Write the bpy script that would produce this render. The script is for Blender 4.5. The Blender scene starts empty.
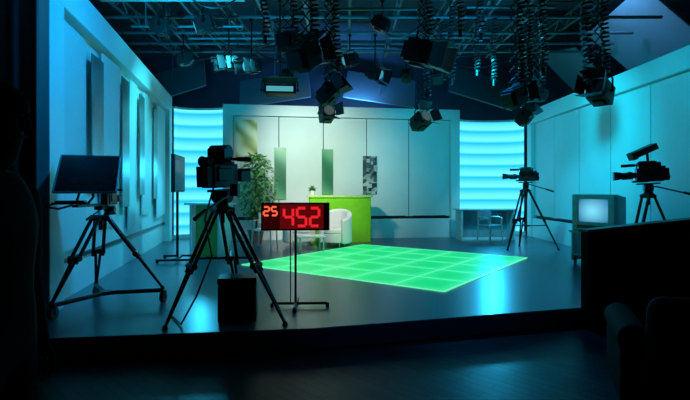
import bpy, bmesh, math, random
from mathutils import Vector, Matrix, Euler
random.seed(7)
D=bpy.data; SC=bpy.context.scene; COL=SC.collection
SC.view_settings.view_transform='Standard'
pi=math.pi; radians=math.radians

# ---------------------------------------------------------------- materials
MATS={}
def mat(name,col,rough=0.5,metal=0.0,em=None,es=0.0,noise=0.12,scale=8.0,spec=0.5,bump=0.0):
    if name in MATS: return MATS[name]
    m=D.materials.new(name); m.use_nodes=True; nt=m.node_tree; N=nt.nodes; L=nt.links
    b=N['Principled BSDF']
    b.inputs['Roughness'].default_value=rough; b.inputs['Metallic'].default_value=metal
    b.inputs['Specular IOR Level'].default_value=spec
    tc=N.new('ShaderNodeTexCoord'); nz=N.new('ShaderNodeTexNoise'); nz.inputs['Scale'].default_value=scale
    nz.inputs['Detail'].default_value=4
    cr=N.new('ShaderNodeValToRGB')
    c=Vector(col)
    cr.color_ramp.elements[0].position=0.3; cr.color_ramp.elements[1].position=0.7
    cr.color_ramp.elements[0].color=(*(c*(1-noise)),1); cr.color_ramp.elements[1].color=(*(c*(1+noise)),1)
    L.new(tc.outputs['Object'],nz.inputs['Vector']); L.new(nz.outputs['Fac'],cr.inputs['Fac'])
    L.new(cr.outputs['Color'],b.inputs['Base Color'])
    if em is not None:
        b.inputs['Emission Color'].default_value=(*em,1); b.inputs['Emission Strength'].default_value=es
    if bump>0:
        bp=N.new('ShaderNodeBump'); bp.inputs['Strength'].default_value=bump; bp.inputs['Distance'].default_value=0.01
        L.new(nz.outputs['Fac'],bp.inputs['Height']); L.new(bp.outputs['Normal'],b.inputs['Normal'])
    MATS[name]=m; return m

def mat_brick(name,c1,c2,cm,rough,scale,bw,bh,mortar,rot=0.0,off=0.5,bump=0.2,spec=0.5,var=0.3):
    m=D.materials.new(name); m.use_nodes=True; nt=m.node_tree; N=nt.nodes; L=nt.links
    b=N['Principled BSDF']; b.inputs['Specular IOR Level'].default_value=spec
    tc=N.new('ShaderNodeTexCoord'); mp=N.new('ShaderNodeMapping'); mp.inputs['Rotation'].default_value=(0,0,rot)
    br=N.new('ShaderNodeTexBrick'); br.offset=off
    br.inputs['Scale'].default_value=scale; br.inputs['Brick Width'].default_value=bw; br.inputs['Row Height'].default_value=bh
    br.inputs['Mortar Size'].default_value=mortar
    br.inputs['Color1'].default_value=(*c1,1); br.inputs['Color2'].default_value=(*c2,1); br.inputs['Mortar'].default_value=(*cm,1)
    L.new(tc.outputs['Object'],mp.inputs['Vector']); L.new(mp.outputs['Vector'],br.inputs['Vector'])
    L.new(br.outputs['Color'],b.inputs['Base Color'])
    nz=N.new('ShaderNodeTexNoise'); nz.inputs['Scale'].default_value=2.2; nz.inputs['Detail'].default_value=3
    L.new(tc.outputs['Object'],nz.inputs['Vector'])
    mr=N.new('ShaderNodeMapRange'); mr.inputs['To Min'].default_value=rough*(1-var); mr.inputs['To Max'].default_value=rough*(1+var)
    L.new(nz.outputs['Fac'],mr.inputs['Value']); L.new(mr.outputs['Result'],b.inputs['Roughness'])
    bp=N.new('ShaderNodeBump'); bp.inputs['Strength'].default_value=bump; bp.inputs['Distance'].default_value=0.004; bp.invert=True
    L.new(br.outputs['Fac'],bp.inputs['Height']); L.new(bp.outputs['Normal'],b.inputs['Normal'])
    MATS[name]=m; return m

def mat_bands(name,bright,deep,strength,period):
    m=D.materials.new(name); m.use_nodes=True; nt=m.node_tree; N=nt.nodes; L=nt.links
    b=N['Principled BSDF']; b.inputs['Base Color'].default_value=(*[c*0.3 for c in deep],1); b.inputs['Roughness'].default_value=0.4
    tc=N.new('ShaderNodeTexCoord'); sp=N.new('ShaderNodeSeparateXYZ'); L.new(tc.outputs['Object'],sp.inputs[0])
    mu=N.new('ShaderNodeMath'); mu.operation='MULTIPLY'; mu.inputs[1].default_value=1.0/period; L.new(sp.outputs['Z'],mu.inputs[0])
    fr=N.new('ShaderNodeMath'); fr.operation='FRACT'; L.new(mu.outputs[0],fr.inputs[0])
    cr=N.new('ShaderNodeValToRGB'); e=cr.color_ramp.elements
    e[0].position=0.0; e[0].color=(*deep,1)
    e[1].position=0.22; e[1].color=(*bright,1)
    x=e.new(0.6); x.color=(*[0.6*a+0.4*c for a,c in zip(bright,deep)],1)
    x=e.new(0.97); x.color=(*deep,1)
    L.new(fr.outputs[0],cr.inputs['Fac']); L.new(cr.outputs['Color'],b.inputs['Emission Color'])
    b.inputs['Emission Strength'].default_value=strength
    MATS[name]=m; return m

def mat_tile(name,bright,dim,strength,tw):
    m=D.materials.new(name); m.use_nodes=True; nt=m.node_tree; N=nt.nodes; L=nt.links
    b=N['Principled BSDF']; b.inputs['Base Color'].default_value=(0.003,0.05,0.02,1); b.inputs['Roughness'].default_value=0.3
    b.inputs['Specular IOR Level'].default_value=0.10
    tc=N.new('ShaderNodeTexCoord'); sp=N.new('ShaderNodeSeparateXYZ'); L.new(tc.outputs['Object'],sp.inputs[0])
    ab=[]
    for ax in 'XY':
        q=N.new('ShaderNodeMath'); q.operation='ABSOLUTE'; L.new(sp.outputs[ax],q.inputs[0]); ab.append(q)
    mx=N.new('ShaderNodeMath'); mx.operation='MAXIMUM'; L.new(ab[0].outputs[0],mx.inputs[0]); L.new(ab[1].outputs[0],mx.inputs[1])
    nz=N.new('ShaderNodeTexNoise'); nz.inputs['Scale'].default_value=9; nz.inputs['Detail'].default_value=5
    L.new(tc.outputs['Object'],nz.inputs['Vector'])
    ma=N.new('ShaderNodeMath'); ma.operation='MULTIPLY_ADD'; ma.inputs[1].default_value=0.22; L.new(nz.outputs['Fac'],ma.inputs[0]); L.new(mx.outputs[0],ma.inputs[2])
    cr=N.new('ShaderNodeValToRGB'); e=cr.color_ramp.elements
    e[0].position=0.60*tw/2+0.06; e[0].color=(*dim,1); e[1].position=tw/2+0.08; e[1].color=(*bright,1)
    L.new(ma.outputs[0],cr.inputs['Fac'])
    L.new(cr.outputs['Color'],b.inputs['Emission Color'])
    b.inputs['Emission Strength'].default_value=strength
    MATS[name]=m; return m

def mat_art(name,c1,c2,c3,scale=3.0,kind='wave'):
    m=D.materials.new(name); m.use_nodes=True; nt=m.node_tree; N=nt.nodes; L=nt.links
    b=N['Principled BSDF']; b.inputs['Roughness'].default_value=0.35
    tc=N.new('ShaderNodeTexCoord')
    cr=N.new('ShaderNodeValToRGB'); e=cr.color_ramp.elements
    e[0].color=(*c1,1); e[1].color=(*c3,1); x=e.new(0.5); x.color=(*c2,1)
    if kind=='wave':
        wv=N.new('ShaderNodeTexWave'); wv.bands_direction='DIAGONAL'
        wv.inputs['Scale'].default_value=scale*0.4; wv.inputs['Distortion'].default_value=5; wv.inputs['Detail'].default_value=2
        L.new(tc.outputs['Object'],wv.inputs['Vector']); L.new(wv.outputs['Fac'],cr.inputs['Fac'])
    else:
        wv=N.new('ShaderNodeTexVoronoi'); wv.distance='CHEBYCHEV'; wv.inputs['Scale'].default_value=scale
        sp=N.new('ShaderNodeSeparateXYZ'); L.new(tc.outputs['Object'],wv.inputs['Vector']); L.new(wv.outputs['Color'],sp.inputs[0]); L.new(sp.outputs['X'],cr.inputs['Fac'])
    L.new(cr.outputs['Color'],b.inputs['Base Color'])
    MATS[name]=m; return m

BLACK=mat('black_plastic',(0.012,0.013,0.015),0.45)
BLACKM=mat('black_metal',(0.02,0.022,0.025),0.35,0.6)
LAMPM=mat('lamp_housing_paint',(0.025,0.028,0.032),0.4,0.3)
GREYP=mat('grey_plastic_detail',(0.10,0.11,0.12),0.45)
DARKCLOTH=mat('dark_cloth',(0.006,0.006,0.008),0.95,spec=0.1)
STEEL=mat('pipe_steel',(0.17,0.22,0.26),0.45,0.3)
ALU=mat('aluminium',(0.6,0.62,0.65),0.3,0.7)
WHITE=mat('white_set_paint',(0.80,0.82,0.82),0.5,noise=0.02)
PANELW=mat('white_panel_cloth',(0.70,0.73,0.73),0.6,noise=0.03,scale=2)
GAP=mat('dark_gap',(0.03,0.04,0.045),0.8)
GREEN=mat('green_laminate',(0.20,0.58,0.02),0.35,noise=0.05)
GLASSY=mat('pale_glass_top',(0.5,0.65,0.70),0.1,noise=0.03)
LENSG=mat('dark_glass',(0.01,0.02,0.03),0.05)
SOFA=mat('white_leather',(0.88,0.87,0.85),0.4,noise=0.02)
LEAF=mat('leaf_green',(0.10,0.30,0.07),0.45,noise=0.5,scale=6)
BARK=mat('bark',(0.12,0.08,0.05),0.8,noise=0.4,scale=20,bump=0.5)
POT=mat('pot_ceramic',(0.10,0.09,0.08),0.5)
DOORF=mat('barn_door_inner',(0.28,0.31,0.33),0.4,0.2)

# ---------------------------------------------------------------- mesh helpers
def BM(): return bmesh.new()
def box(bm,c,s,R=None):
    M=Matrix.Translation(Vector(c))
    if R is not None: M=M@R.to_4x4()
    M=M@Matrix.Diagonal((s[0],s[1],s[2],1))
    bmesh.ops.create_cube(bm,size=1.0,matrix=M)
def cyl(bm,p,q,r1,r2=None,seg=14):
    p=Vector(p);q=Vector(q);d=q-p
    if d.length<1e-6: return
    if r2 is None: r2=r1
    M=Matrix.Translation((p+q)/2)@d.to_track_quat('Z','Y').to_matrix().to_4x4()
    bmesh.ops.create_cone(bm,cap_ends=True,cap_tris=False,segments=seg,radius1=r1,radius2=r2,depth=d.length,matrix=M)
def tube(bm,pts,r,seg=6):
    pts=[Vector(p) for p in pts]; rings=[]
    up=Vector((0,0,1)); prev=None
    for i,p in enumerate(pts):
        t=(pts[min(i+1,len(pts)-1)]-pts[max(i-1,0)]).normalized()
        if prev is None:
            a=t.cross(up)
            if a.length<0.1: a=t.cross(Vector((1,0,0)))
            a.normalize()
        else:
            a=(prev-t*prev.dot(t))
            if a.length<1e-4: a=t.cross(Vector((1,0,0)))
            a.normalize()
        prev=a; b=t.cross(a)
        rr=r[i] if isinstance(r,(list,tuple)) else r
        rings.append([bm.verts.new(p+(a*math.cos(2*pi*k/seg)+b*math.sin(2*pi*k/seg))*rr) for k in range(seg)])
    for i in range(len(rings)-1):
        for k in range(seg):
            bm.faces.new((rings[i][k],rings[i][(k+1)%seg],rings[i+1][(k+1)%seg],rings[i+1][k]))
    bm.faces.new(rings[0][::-1]); bm.faces.new(rings[-1])
def prism(bm,poly,z0,z1):
    a=[bm.verts.new((x,y,z0)) for x,y in poly]; b=[bm.verts.new((x,y,z1)) for x,y in poly]
    n=len(poly); bm.faces.new(a[::-1]); bm.faces.new(b)
    for i in range(n): bm.faces.new((a[i],a[(i+1)%n],b[(i+1)%n],b[i]))
def hexa(bm,v):
    w=[bm.verts.new(p) for p in v]
    for f in ((3,2,1,0),(4,5,6,7),(0,1,5,4),(1,2,6,5),(2,3,7,6),(3,0,4,7)): bm.faces.new([w[i] for i in f])
def arcwall(bm,rin,rout,a0,a1,z0,ztop,n=32,c=(0,0),ky=1.0):
    sec=[]
    for i in range(n+1):
        a=a0+(a1-a0)*i/n; ca,sa=math.cos(a),math.sin(a)*ky; zt=ztop(i/n) if callable(ztop) else ztop
        sec.append([bm.verts.new((c[0]+ca*r,c[1]+sa*r,z)) for r,z in ((rin,z0),(rout,z0),(rout,zt),(rin,zt))])
    for i in range(n):
        for k in range(4): bm.faces.new((sec[i][k],sec[i][(k+1)%4],sec[i+1][(k+1)%4],sec[i+1][k]))
    bm.faces.new(sec[0][::-1]); bm.faces.new(sec[-1])
def obj(name,bm,m,parent=None,bevel=0.0,loc=(0,0,0),rot=(0,0,0),label=None,category=None,group=None,kind=None,smooth=True,sub=0,segs=2):
    bmesh.ops.recalc_face_normals(bm,faces=bm.faces)
    me=D.meshes.new(name); bm.to_mesh(me); bm.free()
    if smooth:
        me.shade_smooth(); me.set_sharp_from_angle(angle=math.radians(38))
    me.materials.append(m)
    o=D.objects.new(name,me); COL.objects.link(o)
    o.location=loc; o.rotation_euler=rot
    if parent: o.parent=parent
    if bevel>0:
        b=o.modifiers.new('bevel','BEVEL'); b.width=bevel; b.segments=segs; b.limit_method='ANGLE'
    if sub:
        s=o.modifiers.new('sub','SUBSURF'); s.levels=sub; s.render_levels=sub
    if label: o['label']=label
    if category: o['category']=category
    if group: o['group']=group
    if kind: o['kind']=kind
    return o
def thing(name,label,category,loc=(0,0,0),rot=0.0,group=None,scale=1.0):
    e=D.objects.new(name,None); COL.objects.link(e); e.location=loc; e.rotation_euler=(0,0,rot); e.empty_display_size=0.2
    e.scale=(scale,scale,scale)
    e['label']=label; e['category']=category
    if group: e['group']=group
    return e

# ---------------------------------------------------------------- camera
cd=D.cameras.new('camera'); cam=D.objects.new('camera',cd); COL.objects.link(cam)
cam.location=(0,0,1.4); cam.rotation_euler=(pi/2,0,0)
cd.sensor_width=36; cd.lens=36*480/690; cd.shift_y=-10/690; cd.clip_start=0.05
SC.camera=cam
w=D.worlds.new('world'); SC.world=w; w.use_nodes=True
w.node_tree.nodes['Background'].inputs[0].default_value=(0.02,0.06,0.12,1); w.node_tree.nodes['Background'].inputs[1].default_value=0.03

# ---------------------------------------------------------------- room shell
LOW=-0.22
PARQ=mat_brick('dark_parquet',(0.010,0.012,0.015),(0.028,0.031,0.038),(0.003,0.003,0.004),0.38,1.0,0.55,0.10,0.008,rot=pi/4,bump=0.8,spec=0.3)
STAGE=mat_brick('stage_vinyl',(0.055,0.105,0.145),(0.06,0.112,0.155),(0.035,0.065,0.085),0.29,1.0,2.0,2.0,0.005,rot=0.19,off=0.0,bump=0.1,var=0.08)
DWALL=mat('studio_wall_paint',(0.035,0.055,0.09),0.8,noise=0.2,scale=1.5)
DCEIL=mat('studio_ceiling_paint',(0.06,0.08,0.11),0.85,noise=0.2,scale=1.2)
bm=BM(); box(bm,(0,8,LOW-0.05),(19,19,0.1)); obj('floor',bm,PARQ,kind='structure')
bm=BM(); box(bm,(0,8,6.25),(19,19,0.1)); obj('ceiling',bm,DCEIL,kind='structure')
bm=BM(); box(bm,(0,17.55,3.0),(19,0.1,6.4)); obj('wall_back',bm,DWALL,kind='structure')
bm=BM(); box(bm,(-9.45,8,3.0),(0.1,19,6.4)); obj('wall_left',bm,DWALL,kind='structure')
bm=BM(); box(bm,(9.45,8,3.0),(0.1,19,6.4)); obj('wall_right',bm,DWALL,kind='structure')
for i,y in enumerate((8.0,10.5,13.0,15.5)):
    bm=BM(); box(bm,(0,y,6.08),(18.7,0.22,0.24)); obj('trim_%d'%(i+1),bm,DCEIL,kind='structure',bevel=0.01)

bm=BM(); prism(bm,[(-7.5,3.90),(-0.3,4.86),(8.6,7.30),(8.6,16.9),(-7.5,16.9)],LOW,-0.001)
stage=obj('stage_platform',bm,STAGE,label='low raised studio stage with glossy dark blue grey vinyl surface',category='stage',bevel=0.012)

# ---------------------------------------------------------------- set walls
def set_wall(name_label,p0,p1,h,thick,npan,side=0.3,top=0.32,base=0.62,flip=False,loose=None):
    p0=Vector(p0);p1=Vector(p1);d=p1-p0;L=d.length;ang=math.atan2(d.y,d.x)
    T=thing('set_wall',name_label,'wall',(p0.x,p0.y,0),ang)
    s=-1 if flip else 1
    fd=0.16
    bm=BM()
    box(bm,(L/2,s*thick/2,h-top/2),(L,thick,top))
    box(bm,(side/2,s*thick/2,(h-top)/2),(side,thick,h-top))
    box(bm,(L-side/2,s*thick/2,(h-top)/2),(side,thick,h-top))
    obj('frame',bm,WHITE,T,bevel=0.006)
    if loose:
        bm=BM(); box(bm,(L/2,s*(thick/2+fd/2),(h-top)/2),(L-2*side-0.002,thick-fd,h-top-0.002)); obj('backing',bm,WHITE,T)
        for (u0,u1,z0,z1,yo,ry,tl) in loose:
            bm=BM(); R=Matrix.Rotation(ry,3,'Z')@Matrix.Rotation(tl,3,'X')
            hexa(bm,[Vector(((u0+u1)/2,yo,(z0+z1)/2))+R@Vector(p) for p in ((-(u1-u0)/2,-.012,-(z1-z0)/2),((u1-u0)/2,-.012,-(z1-z0)/2+0.05),((u1-u0)/2,.012,-(z1-z0)/2+0.05),(-(u1-u0)/2,.012,-(z1-z0)/2),(-(u1-u0)/2,-.012,(z1-z0)/2),((u1-u0)/2,-.012,(z1-z0)/2),((u1-u0)/2,.012,(z1-z0)/2),(-(u1-u0)/2,.012,(z1-z0)/2))])
            obj('wall_panel',bm,PANELW,T,bevel=0.003)
        bm=BM(); box(bm,(L/2,s*0.14,0.50),(L-2*side,0.03,0.05)); obj('cleat',bm,BLACKM,T)
        return T
    bm=BM(); box(bm,(L/2,s*(thick/2+fd/2),(h-top)/2),(L-2*side-0.002,thick-fd,h-top-0.002)); obj('backing',bm,GAP,T)
    bm=BM(); box(bm,(L/2,s*(0.05+0.03),base/2-0.03),(L-2*side-0.01,0.10,base-0.06)); obj('plinth',bm,WHITE,T,bevel=0.005)
    pw=(L-2*side)/npan
    for i in range(npan):
        bm=BM(); box(bm,(side+pw*(i+0.5),s*(fd-0.035),(base+h-top)/2),(pw-0.022,0.035,h-top-base-0.03))
        obj('wall_panel',bm,PANELW,T,bevel=0.004)
    for i in range(npan):
        bm=BM(); box(bm,(side+pw*(i+0.5),s*(fd-0.055),base+0.02),(pw*0.8,0.012,0.02)); obj('cleat',bm,BLACKM,T)
    return T
backW=set_wall('white framed backdrop wall with tall pale panels behind the green counter',(-3.36,13.2),(3.40,14.2),3.77,0.24,5,side=0.27,top=0.30)
leftW=set_wall('tall white framed set wall with loose overlapping panels in cyan light',(-3.26,5.3),(-4.84,13.44),4.0,0.20,6,side=0.42,top=0.42,
  loose=[(0.50,1.50,0.62,3.50,0.10,0.02,0.0),(2.20,3.10,0.80,3.52,0.09,-0.03,0.01),(3.80,4.45,0.66,3.50,0.09,0.03,0.01),(5.05,5.85,0.85,3.50,0.09,-0.03,0.01),(6.45,7.75,0.72,3.50,0.09,0.02,0.0)])
rightW=set_wall('white framed set wall in teal light behind the cameras',(5.64,6.0),(5.54,14.6),3.77,0.24,6,side=0.3,top=0.38,flip=True)

def on_wall(T,name,u0,u1,z0,z1,m,lab,cat,y=0.085,th=0.02,rz=0.0):
    R=Matrix.Translation(T.location)@Matrix.Rotation(T.rotation_euler.z,4,'Z')
    bm=BM(); box(bm,(0,0,0),(u1-u0,th,z1-z0))
    p=R@Vector(((u0+u1)/2,y,(z0+z1)/2))
    return obj(name,bm,m,loc=p,rot=(0,0,T.rotation_euler.z+rz),label=lab,category=cat,bevel=0.003)
ART1=mat_art('landscape_print',(0.25,0.32,0.08),(0.62,0.60,0.25),(0.75,0.78,0.55),2.5)
ART2=mat_art('green_strip_print',(0.03,0.16,0.09),(0.10,0.32,0.18),(0.22,0.42,0.25),1.2)
ART3=mat_art('collage_print',(0.01,0.015,0.02),(0.06,0.08,0.09),(0.55,0.58,0.55),9,'vor')
ART4=mat('grey_strip_print',(0.13,0.20,0.19),0.4,noise=0.55,scale=1.6)
on_wall(backW,'wall_print',0.34,0.93,2.22,3.36,ART1,'yellow and green landscape print hung on a pale panel','picture')
on_wall(backW,'decorative_strip',1.40,1.73,1.13,2.59,ART2,'narrow dark green vertical strip hung on the backdrop','wall decoration')
on_wall(backW,'decorative_strip',2.74,3.06,1.26,2.56,ART2,'narrow dark green vertical strip above the counter','wall decoration')
on_wall(backW,'wall_poster',3.93,4.34,1.28,2.38,ART3,'small dark collage poster hung behind the counter','poster')
for (u0,u1,z0,z1) in ((1.58,2.12,1.45,3.35),(3.20,3.70,1.1,3.40),(4.54,4.98,1.3,3.35),(5.94,6.38,1.2,3.3)):
    on_wall(leftW,'decorative_strip',u0,u1,z0,z1,ART4,'narrow grey green strip between the loose wall panels','wall decoration',y=0.05)

# ---------------------------------------------------------------- luminous curved walls
BANDS=mat_bands('luminous_blue_bands',(0.16,0.86,1.0),(0.01,0.48,0.88),1.2,0.36)
def curved(label,c,r,h):
    T=thing('luminous_curved_wall',label,'light panel',(c[0],c[1],0),0)
    bm=BM(); arcwall(bm,r,r+0.04,pi+0.0,0.0,0.12,h-0.06,40,ky=0.42); obj('light_diffuser',bm,BANDS,T)
    bm=BM(); arcwall(bm,r-0.01,r+0.09,pi,0,0.0,0.12,40,ky=0.42); obj('base_rail',bm,WHITE,T)
    bm=BM(); arcwall(bm,r-0.01,r+0.09,pi,0,h-0.06,h,40,ky=0.42); obj('top_rail',bm,WHITE,T)
curved('curved backlit wall glowing blue with horizontal bands beside the cyan wall',(-4.10,13.66),0.73,3.78)
curved('curved backlit wall glowing blue with horizontal bands behind the glass desk',(4.50,14.8),0.98,3.60)

# ---------------------------------------------------------------- lit green floor
S=4.05; n=5; tw=S/n; gw=0.026
TILE=mat_tile('green_light_tile',(0.03,0.84,0.28),(0.008,0.70,0.19),0.95,tw)
a=math.atan2(-2.44,3.37)
FL=thing('light_floor','square glowing green tiled dance floor set into the stage','floor light',(-1.92,8.96,0.0),a)
bm=BM()
for i in range(n+1):
    box(bm,(i*tw,S/2,0.008),(gw,S+gw,0.012))
for j in range(n+1):
    for i in range(n): box(bm,(i*tw+tw/2,j*tw,0.008),(tw-gw,gw,0.012))
FR=mat('light_floor_frame',(0.1,0.4,0.25),0.3,em=(0.16,0.95,0.45),es=0.92)
obj('frame',bm,FR,FL)
for i in range(n):
    for j in range(n):
        bm=BM(); box(bm,(0,0,0),(tw-gw,tw-gw,0.010))
        obj('light_tile',bm,TILE,FL,loc=((i+.5)*tw,(j+.5)*tw,0.008))

# ---------------------------------------------------------------- tripods + cameras
def leg(bm,top,foot,w=0.055,mid=0.5,k_=1.3):
    top=Vector(top);foot=Vector(foot)+Vector((0,0,0.022));d=(foot-top)
    side=d.cross(Vector((0,0,1))); side.normalize(); k=top+d*mid
    for s in (-1,1): cyl(bm,top+side*w*s,k+side*w*s+d*0.06,0.015*k_,seg=10)
    for s in (-0.5,0.5): cyl(bm,k+side*w*s,foot+side*0.01*s,0.013*k_,0.011*k_,seg=10)
    cyl(bm,k-side*(w+0.025),k+side*(w+0.025),0.032,seg=10)
    cyl(bm,top-side*(w+0.02),top+side*(w+0.02),0.032,seg=12)
    cyl(bm,foot-Vector((0,0,0.022)),foot+Vector((0,0,0.02)),0.032,0.02,seg=10)
def tripod(T,apex,feet,dolly=False,spread_z=0.5,wheel=0.06,k_=1.3):
    A=Vector(apex)
    bm=BM(); cyl(bm,A+Vector((0,0,-0.07)),A+Vector((0,0,0.0)),0.07,0.095,seg=20); cyl(bm,A+Vector((0,0,-0.18)),A+Vector((0,0,-0.07)),0.025,0.025)
    P=obj('tripod',bm,BLACKM,T,bevel=0.003)
    zf=2*wheel+0.02 if dolly else 0.0
    F=[]
    for f in feet:
        f=Vector((f[0],f[1],zf)); F.append(f)
        d=(f-A); hd=Vector((d.x,d.y,0)).normalized()
        t=A+Vector((0,0,-0.04))+hd*0.08
        bm=BM(); leg(bm,t,f,k_=k_); obj('leg',bm,BLACKM,P)
    C=sum(F,Vector())/3
    bm=BM()
    if dolly:
        c0=Vector((C.x,C.y,zf-0.01)); cyl(bm,c0-Vector((0,0,0.02)),c0+Vector((0,0,0.025)),0.07,seg=20)
        for f in F: cyl(bm,c0,Vector((f.x,f.y,zf-0.01)),0.026)
        obj('dolly',bm,BLACKM,P)
        for f in F:
            bm=BM(); cyl(bm,(f.x,f.y,zf),(f.x,f.y,2*wheel-0.01),0.014)
            cyl(bm,(f.x-0.016,f.y,wheel),(f.x+0.032,f.y,wheel),wheel,seg=22)
            cyl(bm,(f.x-0.03,f.y,wheel),(f.x+0.045,f.y,wheel),0.014,seg=10)
            box(bm,(f.x+0.040,f.y,wheel*1.4),(0.006,0.03,wheel*1.4)); box(bm,(f.x-0.024,f.y,wheel*1.4),(0.006,0.03,wheel*1.4)); box(bm,(f.x+0.008,f.y,wheel*2.05),(0.070,0.035,0.012))
            obj('caster',bm,BLACK,P)
    else:
        c0=Vector((C.x,C.y,spread_z)); cyl(bm,c0-Vector((0,0,0.02)),c0+Vector((0,0,0.02)),0.035)
        for f in F:
            t=(A.z-0.04-spread_z-0.02)/(A.z-0.04)
            d=(f-A); hd=Vector((d.x,d.y,0)).normalized(); top=A+Vector((0,0,-0.04))+hd*0.08
            q=top+(f-top)*t
            cyl(bm,c0,q,0.012,seg=8)
        obj('spreader',bm,BLACKM,P)
    return P
def cam_head(T,A,yaw,pitch=0.0,pan=True,handle_side=1,length=1.0,big=1.0,vf=True,vfx=0.0):
    A=Vector(A)
    R=Matrix.Rotation(yaw,3,'Z')@Matrix.Rotation(pitch,3,'X')
    def W(p): return A+R@(Vector(p)*big)
    def bx(bm,c,s): box(bm,W(c),Vector(s)*big,R)
    bm=BM(); cyl(bm,A,A+Vector((0,0,0.04)),0.075,0.06,seg=20); bx(bm,(0,0,0.085),(0.11,0.12,0.10)); cyl(bm,W((-0.085,0,0.09)),W((0.085,0,0.09)),0.055*big,seg=20)
    bx(bm,(0,0,0.148),(0.09,0.30,0.022))
    obj('fluid_head',bm,BLACKM,T,bevel=0.003)
    if pan:
        bm=BM(); s=handle_side
        tube(bm,[W((s*0.07,0,0.10)),W((s*0.11,-0.08,0.10)),W((s*0.15,-0.45,-0.02))],0.011*big,8); tube(bm,[W((s*0.143,-0.40,0.0)),W((s*0.16,-0.55,-0.055))],0.019*big,10)
        obj('pan_handle',bm,BLACK,T)
    z=0.16
    bm=BM(); bx(bm,(0,-0.02,z+0.12),(0.15,0.34,0.21)); bx(bm,(0,0.10,z+0.025),(0.10,0.2,0.03))
    bx(bm,(0.08,-0.05,z+0.13),(0.02,0.2,0.12)); bx(bm,(-0.08,-0.02,z+0.10),(0.02,0.14,0.10)); bx(bm,(0,0.05,z+0.235),(0.11,0.16,0.025))
    obj('camera_body',bm,BLACK,T,bevel=0.012,segs=3)
    bm=BM(); bx(bm,(0,-0.225,z+0.115),(0.12,0.08,0.18)); bx(bm,(0,-0.27,z+0.08),(0.06,0.02,0.05)); bx(bm,(0,-0.20,z+0.22),(0.09,0.05,0.04))
    obj('battery',bm,BLACKM,T,bevel=0.005)
    bm=BM()
    for k in range(4): cyl(bm,W((-0.09,-0.10+k*0.035,z+0.15)),W((-0.098,-0.10+k*0.035,z+0.15)),0.010*big,seg=8)
    bx(bm,(-0.082,0.02,z+0.19),(0.006,0.16,0.02)); bx(bm,(0.082,-0.02,z+0.20),(0.006,0.20,0.02)); bx(bm,(0,-0.267,z+0.15),(0.08,0.004,0.02))
    obj('control_panel',bm,GREYP,T)
    bm=BM(); cyl(bm,W((0,0.15,z+0.12)),W((0,0.36*length,z+0.12)),0.042*big,0.048*big,seg=24); cyl(bm,W((0,0.20,z+0.12)),W((0,0.25,z+0.12)),0.056*big,seg=24)
    bx(bm,(0.065,0.25,z+0.11),(0.05,0.14,0.10))
    obj('lens',bm,BLACK,T)
    bm=BM(); y0=0.34*length; y1=0.44*length
    hexa(bm,[W(p) for p in ((-.05,y0,z+.07),(.05,y0,z+.07),(.08,y1,z+.055),(-.08,y1,z+.055),(-.05,y0,z+.17),(.05,y0,z+.17),(.08,y1,z+.185),(-.08,y1,z+.185))])
    obj('lens_hood',bm,BLACK,T)
    bm=BM(); tube(bm,[W((0,0.13,z+0.22)),W((0,0.12,z+0.29)),W((0,0.09,z+0.305)),W((0,-0.10,z+0.305)),W((0,-0.14,z+0.28)),W((0,-0.15,z+0.22))],0.018*big,8)
    obj('carry_handle',bm,BLACK,T)
    if vf:
        bm=BM(); bx(bm,(-0.10+vfx,0.10,z+0.25),(0.14,0.08,0.08)); bx(bm,(-0.13+vfx,0.0,z+0.25),(0.085,0.16,0.085)); cyl(bm,W((-0.13+vfx,-0.08,z+0.25)),W((-0.13+vfx,-0.14,z+0.25)),0.04*big,0.05*big,seg=18)
        obj('viewfinder',bm,BLACK,T,bevel=0.004)
    bm=BM(); cyl(bm,W((0.085,0.05,z+0.27)),W((0.085,0.32,z+0.27)),0.014*big); cyl(bm,W((0.085,0.14,z+0.27)),W((0.085,0.32,z+0.27)),0.022*big); cyl(bm,W((0.0,0.09,z+0.27)),W((0.085,0.09,z+0.27)),0.01*big)
    obj('microphone',bm,DARKCLOTH,T)

# centre tripod camera
T=thing('studio_camera','black broadcast camera on a wide black tripod near the stage edge','camera',(-1.34,5.25,0))
tripod(T,(0,0,1.22),[(-0.47,-0.42),(0.72,-0.28),(0.04,0.66)],spread_z=0.66,k_=1.35)
cam_head(T,(0,0,1.22),-0.42,0.05,handle_side=1,big=1.20,length=0.75,vfx=0.03)
bm=BM(); R1=Matrix.Rotation(-0.3,3,'Z')
cyl(bm,Vector((-0.03,0.04,1.81))+R1@Vector((-0.11,0,0)),Vector((-0.03,0.04,1.81))+R1@Vector((0.11,0,0)),0.085,seg=24); box(bm,(-0.03,-0.02,1.79),(0.21,0.14,0.12),R1); cyl(bm,(-0.03,0.06,1.70),(-0.03,0.06,1.75),0.02)
obj('viewfinder_monitor',bm,BLACK,T,bevel=0.005)
bm=BM(); box(bm,(-0.13,-0.04,1.57),(0.10,0.18,0.15),R1); obj('control_box',bm,BLACKM,T,bevel=0.006)
bm=BM(); box(bm,(0.16,-0.10,1.40),(0.09,0.06,0.13),R1); obj('zoom_controller',bm,BLACKM,T,bevel=0.006)
bm=BM(); tube(bm,[(-0.05,-0.15,1.45),(-0.12,-0.25,1.1),(-0.06,-0.2,0.7),(-0.20,-0.27,0.3),(-0.35,-0.30,0.015),(-0.6,0.1,0.012)],0.010,6); obj('cable',bm,BLACK,T)

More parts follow.
